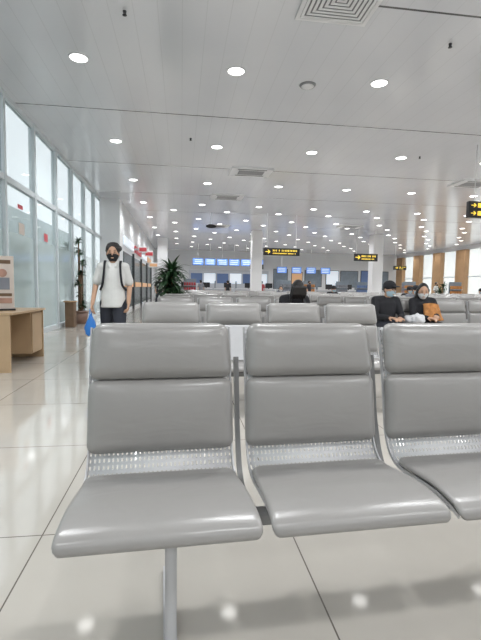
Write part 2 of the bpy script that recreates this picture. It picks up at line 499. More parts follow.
def cassette(x, y, sx=1.2, sy=0.85):
    e = empty('air_conditioner', (x, y, CH-0.05), 'white ceiling cassette air conditioner with dark slots', 'air conditioner', 'ceiling air conditioners')
    box('panel', (0, 0, 0.027), (sx, sy, 0.040), M['vent'], e)
    box('panel_edge', (0, 0, 0.048), (sx+0.04, sy+0.04, 0.004), M['vent'], e)
    box('grille', (0, 0, 0.004), (sx*0.62, sy*0.5, 0.006), M['ventgrey'], e)
    for s in (-1, 1):
        box('slot', (0, s*sy*0.38, 0.004), (sx*0.7, 0.05, 0.006), M['ventdark'], e)
cassette(2.0, 12.7); cassette(1.68, 16.3); cassette(9.1, 12.7); cassette(9.0, 22.5); cassette(2.0, 24); cassette(5.5, 31)
sd = empty('smoke_detector', (2.08, 7.25, CH), 'round white smoke detector with grey ring on the ceiling', 'smoke detector')
bm = bmesh.new(); cyl(bm, (0, 0, -0.012), 0.12, 0.14, 0.024); obj_from_bm(bm, 'detector_base', M['ventgrey'], True, sd)
bm = bmesh.new(); cyl(bm, (0, 0, -0.030), 0.08, 0.11, 0.016); obj_from_bm(bm, 'detector_cover', M['vent'], True, sd)
for (x, y) in ((-0.71, 5.75), (3.66, 5.75), (0.2, 10.2), (6.0, 10.5)):
    e = empty('ceiling_sprinkler', (x, y, CH), 'small dark sprinkler head on the ceiling', 'sprinkler', 'ceiling sprinklers')
    bm = bmesh.new(); cyl(bm, (0, 0, -0.02), 0.014, 0.024, 0.04, 16); obj_from_bm(bm, 'stem', M['dark'], True, e)
    bm = bmesh.new(); cyl(bm, (0, 0, -0.045), 0.028, 0.024, 0.010, 16); obj_from_bm(bm, 'head', M['dark'], True, e)

# ------------------------------------------------------------------ hanging signs
def arrow(bm, cx, cz, s, y, mi, d=1):
    add_box(bm, (cx-d*0.1*s, y, cz), (0.7*s, 0.01, 0.13*s), mi)
    for sg in (-1, 1):
        add_box(bm, (cx+d*0.22*s, y, cz+sg*0.16*s), (0.5*s, 0.01, 0.13*s), mi, Matrix.Rotation(d*sg*math.radians(40), 3, 'Y'))
def hang_sign(x, y, z, w, h, label, arrow_dir=1, two_row=False):
    e = empty('hanging_sign', (x, y, z), label, 'sign', 'hanging direction signs')
    box('sign_box', (0, 0, 0), (w, 0.12, h), M['black'], e, 0.01)
    for s in (-1, 1):
        bm = bmesh.new(); cyl(bm, (s*w*0.4, 0, h/2+(CH-z-h/2)/2), 0.010, 0.010, CH-z-h/2, 10)
        obj_from_bm(bm, 'hanging_rod', M['vent'], True, e)
    bm = bmesh.new()
    random.seed(int(x*10))
    if two_row:
        for zc in (h*0.24, -h*0.24):
            arrow(bm, -w/2+0.11, zc, h*0.36, -0.064, 0, arrow_dir)
            add_box(bm, (-w/2+0.26, -0.064, zc), (0.09, 0.008, 0.10))
            xx = -w/2+0.38
            while xx < w/2-0.08:
                add_box(bm, (xx, -0.064, zc+0.02), (0.03, 0.008, 0.075)); xx += 0.05
                if random.random() < 0.25: xx += 0.05
    else:
        arrow(bm, -w/2+0.2, 0, h*0.75, -0.064, 0, arrow_dir)
        xx = -w/2+0.45
        while xx < w/2-0.12:
            ww = random.uniform(0.035, 0.06)
            add_box(bm, (xx, -0.064, h*0.17), (ww*0.75, 0.008, h*0.24)); xx += 0.075
            if random.random() < 0.2: xx += 0.06
        xx = -w/2+0.45
        while xx < w/2-0.2:
            add_box(bm, (xx, -0.064, -h*0.22), (0.03, 0.008, h*0.15)); xx += 0.055
            if random.random() < 0.2: xx += 0.05
    obj_from_bm(bm, 'sign_lettering', M['yellow'], False, e)
hang_sign(7.46, 9.45, 3.02, 1.6, 0.38, 'black hanging sign with two rows of yellow arrows and symbols', 1, True)
hang_sign(4.57, 19.55, 2.78, 1.7, 0.33, 'black hanging direction sign with yellow lettering over the aisle')
hang_sign(10.5, 23.7, 2.95, 1.4, 0.42, 'black hanging direction sign with yellow lettering near a column')
hang_sign(4.9, 28, 2.5, 0.9, 0.3, 'small black hanging direction sign with yellow lettering near counters', -1)
hang_sign(16.5, 31, 2.8, 1.0, 0.3, 'small black hanging direction sign with yellow lettering near windows')
e = empty('oval_sign', (1.35, 20.0, 3.9), 'small dark oval fitting hanging below the ceiling', 'sign')
bm = bmesh.new(); cyl(bm, (0, 0, 0), 0.24, 0.24, 0.08, 40)
bmesh.ops.rotate(bm, cent=(0,0,0), matrix=Matrix.Rotation(math.pi/2, 3, 'X'), verts=bm.verts); bmesh.ops.scale(bm, vec=(1, 1, 0.36), verts=bm.verts)
obj_from_bm(bm, 'sign_disc', M['black'], False, e)
bm = bmesh.new(); cyl(bm, (0, 0, 0.34), 0.012, 0.012, 0.52, 10); obj_from_bm(bm, 'hanging_rod', M['vent'], True, e)

def screen(x, y, z):
    e = empty('information_screen', (x, y, z), 'blue lit information screen hanging over a counter', 'screen', 'blue counter screens')
    box('screen_case', (0, 0, 0), (0.88, 0.08, 0.56), M['counterblue'], e, 0.01)
    box('screen_panel', (0, -0.045, 0), (0.80, 0.01, 0.48), M['blue'], e)
    bm = bmesh.new()
    for q in range(3): add_box(bm, (random.uniform(-.05, .05), -0.053, 0.14-0.14*q), (0.6, 0.006, 0.06))
    obj_from_bm(bm, 'screen_text', M['pale'], False, e)
    bm = bmesh.new(); cyl(bm, (0, 0.0, 0.28+(CH-z-0.28)/2), 0.015, 0.015, CH-z-0.28, 8)
    obj_from_bm(bm, 'hanging_rod', M['vent'], False, e)
for k in range(6): screen(1.3+0.95*k, 34.0, 3.1)
for k in range(4): screen(8.6+1.3*k, 36.5, 2.7)
def counter(x, y):
    e = empty('check_in_counter', (x, y, 0), 'white and blue check-in counter with monitor', 'counter', 'check-in counters')
    box('counter_body', (0, 0, 0.5), (1.5, 0.6, 1.0), M['counter'], e, 0.02)
    box('counter_top', (0, -0.05, 1.03), (1.56, 0.7, 0.05), M['white'], e, 0.01)
    box('counter_front', (0, -0.31, 0.55), (1.2, 0.02, 0.5), M['counterblue'], e)
    box('monitor', (0.3, 0.1, 1.32), (0.6, 0.04, 0.40), M['black'], e, 0.01)
    box('monitor_stand', (0.3, 0.12, 1.09), (0.08, 0.06, 0.08), M['black'], e)
    box('partition', (-0.72, 0.25, 1.35), (0.06, 0.4, 0.6), M['muted'], e)
for k in range(11): counter(0.0+1.75*k, 35.5)
bb = empty('backdrop_panel', (4.4, 39.8, 0), 'pale blue panelled screen wall behind the counters', 'partition')
box('panel_board', (0, 0, 1.35), (7.4, 0.1, 2.7), M['counter'], bb, 0.01)
for k in range(6): box('lit_panel', (-3.0+1.2*k, -0.06, 1.95), (1.05, 0.02, 0.9), M['pale'] if k % 2 else M['counterblue'], bb)
for k, (xx, zz, ww, hh, mm) in enumerate(((9.3, 2.0, 1.3, 1.8, 'muted'), (10.9, 1.9, 1.0, 1.5, 'orange'), (12.5, 2.1, 1.6, 1.5, 'muted'), (14.4, 2.0, 1.2, 1.7, 'pale'), (16.1, 2.1, 1.7, 1.5, 'muted'), (17.9, 2.0, 1.2, 1.8, 'counterblue'), (19.5, 2.0, 1.1, 1.7, 'muted'))):
    e = empty('wall_poster', (xx, YB-0.03, zz), 'framed advertising panel on the far wall', 'poster', 'advertising panels on the far wall')
    box('poster_frame', (0, 0, 0), (ww+0.1, 0.05, hh+0.1), M['dark'], e, 0.01)
    box('poster_face', (0, -0.03, 0), (ww, 0.02, hh), M[mm], e)

def shop_sign(y, z, w, h, m, label):
    e = empty('shop_sign', (-2.26, y, z), label, 'sign', 'lit shop signs')
    box('sign_box', (0.35, 0, 0), (w, 0.10, h), M['white'], e, 0.02)
    box('sign_face', (0.35, -0.055, 0), (w*0.86, 0.012, h*0.6), m, e)
    box('sign_arm', (0.0, 0, 0), (0.28, 0.05, h*0.3), M['silver'], e)
shop_sign(22.3, 2.95, 0.42, 0.30, M['red'], 'red lit projecting shop sign')
shop_sign(26.5, 3.05, 0.5, 0.32, M['red'], 'red lit projecting shop sign above storefront')
shop_sign(30.7, 2.6, 0.6, 0.34, M['orange'], 'orange lit projecting shop sign')
for k, mm in enumerate((M['pale'], M['red'], M['pale'], M['orange'])):
    e = empty('shop_unit', (-2.395, 20.2+4.2*k, 0), 'lit shop unit with coloured fascia and glazed display', 'shop', 'row of shop units')
    box('fascia', (0.05, 0, 3.0), (0.06, 3.4, 0.35), mm, e, 0.01)
    box('display_glass', (0.02, 0, 1.35), (0.03, 3.4, 2.4), M['facadedark'], e)
    box('shelf_goods', (0.05, 0, 1.2), (0.05, 3.0, 0.25), M['orange'], e)
    box('door_frame', (0.05, 1.75, 1.35), (0.1, 0.1, 2.7), M['dark'], e)

def kiosk(x, y, m):
    e = empty('display_stand', (x, y, 0), 'small goods display stand with coloured packets', 'display stand', 'goods display stands')
    box('cabinet', (0, 0, 0.45), (0.9, 0.5, 0.9), M['counter'], e, 0.02)
    box('top_board', (0, 0.2, 1.3), (0.9, 0.05, 0.8), M['muted'], e, 0.01)
    for i in range(5):
        for j in range(2): box('packet', (-0.34+0.17*i, 0.08, 1.0+0.34*j), (0.12, 0.12, 0.2), m, e, 0.01)
    box('shelf', (0, 0.08, 1.22), (0.88, 0.22, 0.02), M['silver'], e)
kiosk(0.6, 30.5, M['redcloth']); kiosk(7.5, 30.5, M['greycloth']); kiosk(14.0, 32.0, M['counterblue']); kiosk(9.6, 31.5, M['orangecloth'])
kiosk(15.5, 27.5, M['orangecloth']); kiosk(17.0, 30.5, M['redcloth']); kiosk(18.2, 26.5, M['orangecloth']); kiosk(5.6, 32.0, M['counterblue']); kiosk(12.0, 31.0, M['greycloth'])

# ------------------------------------------------------------------ potted plants
def leaf_into(bm, base, az, elev, L, w, droop):
    n = 8; prev = None
    d = Vector((math.cos(az), math.sin(az), 0)); side = Vector((-math.sin(az), math.cos(az), 0))
    p = Vector(base); ang = elev
    for i in range(n+1):
        t = i/n; ww = w*math.sin(math.pi*min(1, 0.12+t*0.88))
        a = bm.verts.new(p+side*ww/2 + Vector((0, 0, 0.15*ww))); m_ = bm.verts.new(p); b = bm.verts.new(p-side*ww/2+Vector((0, 0, 0.15*ww)))
        if prev:
            bm.faces.new((prev[0], a, m_, prev[1])); bm.faces.new((prev[1], m_, b, prev[2]))
        prev = (a, m_, b)
        p = p + (d*math.cos(ang)+Vector((0, 0, 1))*math.sin(ang))*(L/n); ang -= droop/n
def plant(x, y, h, label, seed, spread=0.55, nl=34, lw=0.055, n=4, step=0.13):
    random.seed(seed)
    e = empty('potted_plant', (x, y, 0), label, 'plant')
    bm = bmesh.new(); cyl(bm, (0, 0, 0.17), 0.15, 0.21, 0.34, 24); obj_from_bm(bm, 'pot', M['pot'], True, e)
    bm = bmesh.new(); cyl(bm, (0, 0, 0.355), 0.225, 0.225, 0.04, 24); obj_from_bm(bm, 'pot_rim', M['pot'], True, e)
    for q in range(n):
        bl = bmesh.new()
        rr = 0.10 if n == 4 else 0.05
        a = q*1.7; hx, hy, hz = rr*math.cos(a), rr*math.sin(a), h*(0.84-step*(n-1-q))
        bm = bmesh.new()
        r = bmesh.ops.create_cone(bm, cap_ends=True, segments=10, radius1=0.028, radius2=0.02, depth=hz-0.3)
        bmesh.ops.translate(bm, vec=(hx, hy, 0.3+(hz-0.3)/2), verts=r['verts'])
        obj_from_bm(bm, 'trunk', M['bark'], True, e)
        for k in range(nl):
            leaf_into(bl, (hx, hy, hz-0.12+0.1*random.random()), random.uniform(0, 6.28), random.uniform(-0.1, 1.4), spread*random.uniform(0.7, 1.1), lw, random.uniform(0.8, 1.9))
        obj_from_bm(bl, 'foliage', M['leaf'], False, e)
plant(-0.3, 12.4, 1.85, 'tall potted dracaena with long dark green arching leaves', 3, 0.60, 85, 0.08)
plant(-2.86, 12.9, 2.85, 'tall slender green potted plant against the glass wall', 21, 0.20, 36, 0.05, 7, 0.105)
plant(-4.1, 16.6, 2.9, 'tall green potted plant standing outside the glass wall', 5, 0.5, 40, 0.09)
plant(-4.6, 13.2, 2.3, 'green potted plant standing outside the glass wall', 15, 0.6, 50, 0.09)
plant(-5.2, 10.6, 2.3, 'leafy green potted plant standing outside the glass wall', 16, 0.6, 50, 0.09)
plant(14.2, 22.0, 1.6, 'potted green plant beside the seating', 8, 0.5)

# ------------------------------------------------------------------ desk
dk = empty('wooden_desk', (-2.4, 6.30, 0), 'pale wooden office desk beside the glass wall', 'desk')
box('desktop', (0, 0, 0.735), (0.66, 1.34, 0.03), M['wood'], dk, 0.004)
box('side_panel', (0, -0.645, 0.36), (0.60, 0.022, 0.72), M['wood'], dk)
box('side_panel', (0, 0.645, 0.36), (0.60, 0.022, 0.72), M['wood'], dk)
box('back_panel', (-0.27, 0, 0.42), (0.018, 1.26, 0.56), M['wood'], dk)
box('pedestal', (0.02, 0.40, 0.41), (0.50, 0.44, 0.60), M['wood'], dk, 0.004)
box('pedestal_door', (0.282, 0.40, 0.41), (0.016, 0.42, 0.57), M['wood'], dk, 0.003)
st = empty('desk_poster', (-2.40, 6.15, 0.752), 'tall framed brownish poster with small portrait standing on desk', 'poster', rotz=math.radians(30))
box('poster_board', (0, 0, 0.37), (0.34, 0.02, 0.72), M['paper'], st, 0.004)
bm = bmesh.new(); cyl(bm, (0, 0, 0), 0.055, 0.055, 0.004, 24); bmesh.ops.rotate(bm, cent=(0,0,0), matrix=Matrix.Rotation(math.pi/2, 3, 'X'), verts=bm.verts); bmesh.ops.translate(bm, vec=(0.03, -0.013, 0.50), verts=bm.verts)
obj_from_bm(bm, 'poster_print', M['pink'], False, st)
box('poster_print', (0.03, -0.0125, 0.36), (0.17, 0.004, 0.16), M['greycloth'], st)
box('poster_print', (0.0, -0.0125, 0.21), (0.28, 0.004, 0.04), M['bark'], st)
box('poster_print', (0.0, -0.0125, 0.13), (0.28, 0.004, 0.07), M['pink'], st)
box('poster_print', (0.0, -0.0125, 0.65), (0.26, 0.004, 0.05), M['bark'], st)
box('poster_base', (0, 0.0, 0.012), (0.34, 0.16, 0.024), M['black'], st)
bn = empty('wooden_stand', (-2.90, 11.9, 0), 'narrow brown wooden stand with top tray beside the glass wall', 'stand')
box('stand_body', (0, 0, 0.33), (0.22, 0.30, 0.66), M['bark'], bn, 0.01)
box('stand_top', (0, 0, 0.675), (0.28, 0.36, 0.03), M['brown'], bn, 0.006)
for (y, z, w, h, m_) in ((9.1, 2.62, 0.26, 0.08, 'red'), (9.15, 2.2, 0.3, 0.22, 'paper'), (10.7, 2.2, 0.25, 0.18, 'red')):
    o = box('window_sticker', (0, 0, 0), (0.006, w, h), M[m_], None, loc=(XL+0.012, y, z)); tag(o, 'small coloured notice stuck on the glass wall', 'notice', 'notices on the glass')

# ------------------------------------------------------------------ people
def limb(bm, pts, rad, seg=14):
    for p, r in zip(pts, rad):
        q = bmesh.ops.create_icosphere(bm, subdivisions=2, radius=r); bmesh.ops.translate(bm, vec=p, verts=q['verts'])
    for i in range(len(pts)-1):
        a, b = Vector(pts[i]), Vector(pts[i+1]); d = b-a
        if d.length < 1e-5: continue
        q = bmesh.ops.create_cone(bm, cap_ends=True, segments=seg, radius1=rad[i], radius2=rad[i+1], depth=d.length)
        mt = Matrix.Translation((a+b)/2) @ d.to_track_quat('Z', 'Y').to_matrix().to_4x4()
        bmesh.ops.transform(bm, matrix=mt, verts=q['verts'])
def loft(bm, secs, n=24):
    rows = []
    for (c, rx, ry) in secs:
        rows.append([bm.verts.new((c[0]+rx*math.cos(2*math.pi*k/n), c[1]+ry*math.sin(2*math.pi*k/n), c[2])) for k in range(n)])
    for a in range(len(rows)-1):
        for k in range(n): bm.faces.new((rows[a][k], rows[a][(k+1) % n], rows[a+1][(k+1) % n], rows[a+1][k]))
    bm.faces.new(rows[0][::-1]); bm.faces.new(rows[-1])
def ellipsoid(bm, c, r, rot=None, sub=3, fn=None):
    q = bmesh.ops.create_icosphere(bm, subdivisions=sub, radius=1.0); vs = q['verts']
    if fn:
        for v in vs: v.co = fn(v.co.copy())
    bmesh.ops.scale(bm, vec=r, verts=vs)
    if rot is not None: bmesh.ops.rotate(bm, cent=(0,0,0), matrix=rot, verts=vs)
    bmesh.ops.translate(bm, vec=c, verts=vs)
    return vs
def remeshed(bm, name, m, vox, parent, smooth_it=4):
    me = bpy.data.meshes.new('tmp'); bmesh.ops.recalc_face_normals(bm, faces=bm.faces); bm.to_mesh(me); bm.free()
    o = bpy.data.objects.new('tmp', me); COL.objects.link(o)
    r = o.modifiers.new('r', 'REMESH'); r.mode = 'VOXEL'; r.voxel_size = vox
    s = o.modifiers.new('s', 'SMOOTH'); s.iterations = smooth_it; s.factor = 0.5
    dg = bpy.context.evaluated_depsgraph_get(); ev = o.evaluated_get(dg)
    nm = bpy.data.meshes.new_from_object(ev); nm.name = name
    bpy.data.objects.remove(o, do_unlink=True); bpy.data.meshes.remove(me)
    nm.materials.clear(); nm.materials.append(m)
    for p in nm.polygons: p.use_smooth = True
    n = bpy.data.objects.new(name, nm); COL.objects.link(n); n.parent = parent
    return n
def hand(bm, wrist, d, palm_n, thumb_side, curl=0.5):
    d = Vector(d).normalized(); pn = Vector(palm_n); pn = (pn - d*pn.dot(d)).normalized(); s = d.cross(pn).normalized()*thumb_side
    w = Vector(wrist)
    for k in (-1.0, -0.35, 0.35, 1.0):
        limb(bm, [w + s*0.012*k, w + d*0.085 + s*0.028*k], [0.015, 0.012], 8)
    for k, L in ((1.0, 0.070), (0.35, 0.080), (-0.35, 0.074), (-1.0, 0.058)):
        p = w + d*0.085 + s*0.029*k
        a = curl*0.6; d1 = d*math.cos(a) + pn*math.sin(a); p1 = p + d1*L*0.45
        a = curl*1.5; d2 = d*math.cos(a) + pn*math.sin(a); p2 = p1 + d2*L*0.32
        a = curl*2.2; d3 = d*math.cos(a) + pn*math.sin(a); p3 = p2 + d3*L*0.25
        limb(bm, [p, p1, p2, p3], [0.0095, 0.009, 0.008, 0.007], 8)
    t0 = w + d*0.025 + s*0.024; t1 = t0 + (d*0.6+s*0.7+pn*0.3).normalized()*0.042; t2 = t1 + (d*0.9+s*0.25+pn*0.4).normalized()*0.032
    limb(bm, [t0, t1, t2], [0.014, 0.011, 0.009], 8)
def head_shape(co):
    if co.z < 0:
        t = -co.z; co.x *= 1-0.34*t*t; co.y = co.y*(1-0.18*t) - 0.10*t*(1 if co.y < 0.3 else 0.4)
    return co
def person(loc, rotz, label, J, c, voxel=0.0065, long_sleeve=False, mask=None, hairlong=False):
    root = empty('person', loc, label, 'person', None, rotz)
    pel, waist, chest, neck, head = [Vector(J[k]) for k in ('pelvis', 'waist', 'chest', 'neck', 'head')]
    R = Matrix.Rotation(J.get('turn', 0), 3, 'Z') @ Matrix.Rotation(J.get('tilt', 0), 3, 'X')
    w = J.get('w', 1.0)
    def torso(bm, g, top=True):
        up = (neck-chest)
        loft(bm, [(pel-Vector((0,0,0.08)), (0.145+g)*w, 0.10+g), (pel, (0.162+g)*w, 0.115+g), (waist, (0.138+g)*w, 0.10+g),
                  (chest, (0.165+g)*w, 0.112+g), (chest+up*0.45, (0.165+g)*w, 0.10+g), (chest+up*0.72, (0.12+g)*w, 0.08+g), (chest+up*0.95, 0.062+g*0.6, 0.06+g*0.6)])
        for s in ('L', 'R'):
            sh = Vector(J['sh'+s]); limb(bm, [chest+up*0.7+Vector((sh.x*0.3, 0, 0)), sh], [0.062+g, 0.052+g])
    bm = bmesh.new(); torso(bm, 0)
    limb(bm, [neck-Vector((0,0,0.04)), neck+(head-neck)*0.6], [0.056, 0.052])
    ellipsoid(bm, head, (0.076, 0.096, 0.118), R, 3, head_shape)
    ellipsoid(bm, head + R @ Vector((0, -0.104, -0.014)), (0.012, 0.018, 0.022), R, 2)
    ellipsoid(bm, head + R @ Vector((0, -0.092, -0.062)), (0.024, 0.012, 0.010), R, 2)
    for s in (-1, 1): ellipsoid(bm, head + R @ Vector((s*0.077, 0.008, -0.008)), (0.011, 0.02, 0.032), R, 2)
    for s, sg in (('L', 1), ('R', -1)):
        limb(bm, [J['sh'+s], J['el'+s], J['wr'+s]], [0.046, 0.037, 0.026])
        hd = J.get('hd'+s) or (Vector(J['wr'+s])-Vector(J['el'+s])); hand(bm, J['wr'+s], hd, J['pn'+s], J.get('ts'+s, 1), J.get('curl', 0.5))
        hp, kn, an = Vector(J['hp'+s]), Vector(J['kn'+s]), Vector(J['an'+s])
        limb(bm, [hp, hp.lerp(kn, 0.5), kn, kn.lerp(an, 0.35), an], [0.085, 0.075, 0.054, 0.052, 0.036])
        limb(bm, [an+Vector((0, 0.03, -0.035)), an+Vector((0, -0.14, -0.045))], [0.038, 0.028])
    remeshed(bm, 'body', M['skin'], voxel, root)
    bm = bmesh.new(); torso(bm, 0.012)
    for s in ('L', 'R'):
        sh, el, wr = Vector(J['sh'+s]), Vector(J['el'+s]), Vector(J['wr'+s])
        if long_sleeve: limb(bm, [sh, el, el.lerp(wr, 0.93)], [0.064, 0.052, 0.040])
        else: limb(bm, [sh, sh.lerp(el, 0.4), sh.lerp(el, 0.75)], [0.060, 0.062, 0.068])
    if J.get('tail'):
        loft(bm, [(pel-Vector((0,0,0.11)), 0.196*w, 0.150), (pel, 0.186*w, 0.145), (waist, 0.170*w, 0.132), (chest, 0.174*w, 0.125)])
        for s in (-1, 1):
            limb(bm, [neck+Vector((s*0.060, 0.03, 0.01)), neck+Vector((s*0.052, -0.05, 0.0)), neck+Vector((s*0.040, -0.095, -0.06))], [0.018, 0.018, 0.016], 8)
    remeshed(bm, 'shirt', c['top'], 0.009, root, 3)
    bm = bmesh.new()
    loft(bm, [(pel-Vector((0,0,0.09)), 0.165*w, 0.118), (pel, 0.172*w, 0.125), (waist.lerp(pel, 0.4), 0.158*w, 0.118)])
    for s in ('L', 'R'):
        hp, kn, an = Vector(J['hp'+s]), Vector(J['kn'+s]), Vector(J['an'+s])
        limb(bm, [hp, hp.lerp(kn, 0.5), kn, kn.lerp(an, 0.95)], [0.096, 0.088, 0.072, 0.058])
    remeshed(bm, 'trousers', c['bottom'], 0.010, root)
    for s in ('L', 'R'):
        an = Vector(J['an'+s]); bm = bmesh.new()
        limb(bm, [an+Vector((0, 0.045, -0.036)), an+Vector((0, -0.09, -0.042)), an+Vector((0, -0.16, -0.048))], [0.043, 0.040, 0.032])
        remeshed(bm, 'shoe', M['black'], 0.009, root)
    bm = bmesh.new()
    hs = J.get('hairscale', 1.0)
    ellipsoid(bm, head + R @ Vector((0, 0.022, 0.028*hs)), (0.085*hs, 0.098*hs, 0.108*hs), R, 3)
    if hs > 1.02:
        random.seed(4)
        for a in range(46):
            th = random.uniform(0, 6.28); ph = random.uniform(0.0, 1.45)
            d = Vector((math.sin(ph)*math.cos(th), math.sin(ph)*math.sin(th), math.cos(ph)))
            if d.y < -0.75: continue
            p = head + Vector((d.x*0.090, 0.02+d.y*0.092, 0.022+d.z*0.104)); limb(bm, [p, p+d*0.014+Vector((0.01, 0, -0.004))], [0.028, 0.018], 8)
    if hairlong:
        for a in range(-4, 5):
            an_ = a*0.42; p0 = head + R @ Vector((0.075*math.sin(an_), 0.02+0.07*math.cos(an_), 0.02))
            p1 = head + Vector((0.085*math.sin(an_), 0.05+0.07*math.cos(an_), -0.10)); p2 = p1 + Vector((0.02*math.sin(an_), 0.01, -0.13))
            limb(bm, [p0, p1, p2], [0.026, 0.024, 0.012], 8)
    if J.get('fringe'):
        for a in range(-4, 5):
            x = a*0.019; limb(bm, [head + R @ Vector((x, -0.06, 0.08)), head + R @ Vector((x*1.2, -0.10, 0.0)), head + R @ Vector((x*1.25, -0.10, -0.09))], [0.026, 0.024, 0.014], 8)
    remeshed(bm, 'hair', M['hair'], 0.006, root, 2)
    if J.get('cap'):
        bm = bmesh.new()
        ellipsoid(bm, head + R @ Vector((0, 0.010, 0.050)), (0.092, 0.108, 0.092), R, 3)
        ellipsoid(bm, head + R @ Vector((0, -0.125, 0.062)), (0.072, 0.055, 0.010), R, 3)
        remeshed(bm, 'cap', M['blackcloth'], 0.006, root, 2)
    for s in (-1, 1):
        bm = bmesh.new(); ellipsoid(bm, head + R @ Vector((s*0.030, -0.088, 0.012)), (0.013, 0.008, 0.005), R, 2)
        obj_from_bm(bm, 'eye', M['eye'], True, root)
        bm = bmesh.new(); ellipsoid(bm, head + R @ Vector((s*0.030, -0.089, 0.031)), (0.018, 0.006, 0.003), R, 2)
        obj_from_bm(bm, 'eyebrow', M['hair'], True, root)
    if mask:
        bm = bmesh.new()
        ellipsoid(bm, head, (0.083, 0.112, 0.128), R, 4, head_shape)
        Ri = R.transposed(); kill = []
        for f in bm.faces:
            q = Ri @ (f.calc_center_median()-head)
            if not (q.y < -0.012 and -0.105 < q.z < -0.010 - 0.25*max(0, q.y+0.09)): kill.append(f)
        bmesh.ops.delete(bm, geom=kill, context='FACES')
        obj_from_bm(bm, 'face_mask', mask, True, root)
    return root

JS = dict(pelvis=(0,0,0.93), waist=(0,-0.005,1.05), chest=(0,-0.01,1.21), neck=(0,0.0,1.41), head=(0,-0.02,1.525), w=0.85,
    shL=(0.150,0.0,1.350), elL=(0.208,0.05,1.10), wrL=(0.200,-0.08,0.88), shR=(-0.150,0,1.350), elR=(-0.222,0.03,1.11), wrR=(-0.250,-0.12,0.87),
    pnL=(-1,0,0), pnR=(1,0,0), tsL=1, tsR=-1, hpL=(0.08,0,0.88), knL=(0.09,-0.14,0.50), anL=(0.09,-0.16,0.085), hpR=(-0.08,0,0.88), knR=(-0.09,0.06,0.48), anR=(-0.10,0.26,0.10), tail=True, curl=0.7, hairscale=1.03)
man = person((-0.89, 5.88, 0), math.radians(4), 'standing person in pale collared short-sleeved shirt with black backpack and mask', JS, dict(top=M['cream'], bottom=M['navy']), mask=M['blackcloth'])
strap_bms = []
for s in (-1, 1):
    t = bmesh.new()
    pts = [(s*0.100, 0.11, 1.34), (s*0.098, 0.05, 1.420), (s*0.098, -0.04, 1.415), (s*0.100, -0.118, 1.34), (s*0.108, -0.142, 1.22), (s*0.125, -0.130, 1.11), (s*0.160, 0.0, 1.05), (s*0.13, 0.12, 1.04)]
    c = catmull(pts, 6); prev = None
    for i, p in enumerate(c):
        q = [t.verts.new(p+Vector(o)) for o in ((-0.014,0,-0.004),(0.014,0,-0.004),(0.014,-0.006,0.008),(-0.014,-0.006,0.008))]
        if prev:
            for k in range(4): t.faces.new((prev[k], prev[(k+1)%4], q[(k+1)%4], q[k]))
        else: t.faces.new(q)
        prev = q
    t.faces.new(prev); strap_bms.append(t)
bp = empty('backpack', (-0.89, 5.88, 0), 'black backpack worn over the shoulders of a standing person', 'backpack', rotz=math.radians(4))
bm = bmesh.new()
ellipsoid(bm, (0, 0.23, 1.20), (0.140, 0.085, 0.24), None, 3)
add_box(bm, (0, 0.225, 1.16), (0.22, 0.13, 0.36))
remeshed(bm, 'backpack_body', M['blackcloth'], 0.012, bp)
for t in strap_bms: obj_from_bm(t, 'strap', M['blackcloth'], True, bp)
bg = empty('plastic_bag', (-1.145, 5.70, 0.49), 'limp blue plastic carrier bag held by a standing person', 'bag')
bm = bmesh.new()
loft(bm, [((0.01,0,-0.03), 0.035, 0.02), ((0,0,0.0), 0.066, 0.035), ((-0.01,0,0.07), 0.074, 0.032), ((-0.005,0,0.15), 0.055, 0.028), ((0,0,0.20), 0.03, 0.02), ((0,0,0.25), 0.014, 0.012)], 20)
for v in bm.verts:
    if v.co.z < 0.2: v.co += Vector((noise.noise(v.co*18)*0.03, noise.noise(v.co*22+Vector((3,3,3)))*0.02, noise.noise(v.co*15)*0.015))
obj_from_bm(bm, 'bag_body', M['bluebag'], True, bg)
for sx in (-1, 1):
    bm = bmesh.new(); limb(bm, [(0.01*sx,0,0.22),(0.010*sx,0,0.29),(0,0,0.315)], [0.008,0.006,0.006], 8)
    obj_from_bm(bm, 'bag_handle', M['bluebag'], True, bg)

def seated(**k):
    J = dict(pelvis=(0,0.30,0.565), waist=(0,0.33,0.68), chest=(0,0.36,0.82), neck=(0,0.355,1.00), head=(0,0.30,1.115),
        shL=(0.17,0.36,0.945), elL=(0.215,0.25,0.70), wrL=(0.09,0.05,0.69), shR=(-0.17,0.36,0.945), elR=(-0.215,0.25,0.70), wrR=(-0.09,0.05,0.69),
        hdL=(-0.45,-0.8,0.0), hdR=(0.45,-0.8,0.0), pnL=(-0.2,0,-1), pnR=(0.2,0,-1), tsL=1, tsR=-1, w=0.95,
        hpL=(0.09,0.28,0.56), knL=(0.11,-0.13,0.54), anL=(0.11,-0.10,0.085), hpR=(-0.09,0.28,0.56), knR=(-0.11,-0.13,0.54), anR=(-0.11,-0.08,0.085), curl=0.6, tilt=0.12)
    J.update(k); return J
RY = ROW0+2*RP
P1 = person((3.15, RY, 0), 0, 'seated person in black with black cap and pale blue mask', seated(turn=0.3, cap=True, head=(0.03,0.30,1.11), neck=(0.015,0.355,1.00)), dict(top=M['blackcloth'], bottom=M['navy']), voxel=0.007, long_sleeve=True, mask=M['maskblue'])
P2 = person((3.77, RY, 0), 0, 'seated person with long black hair, white mask and black top', seated(turn=-0.35, w=0.92, head=(-0.05,0.28,1.085), neck=(-0.025,0.345,0.99), tilt=0.20, shL=(0.16,0.36,0.93), shR=(-0.17,0.36,0.93), wrL=(0.06,0.08,0.72), elL=(0.21,0.26,0.70)), dict(top=M['blackcloth'], bottom=M['blackcloth']), voxel=0.007, long_sleeve=True, mask=M['maskwhite'], hairlong=True)
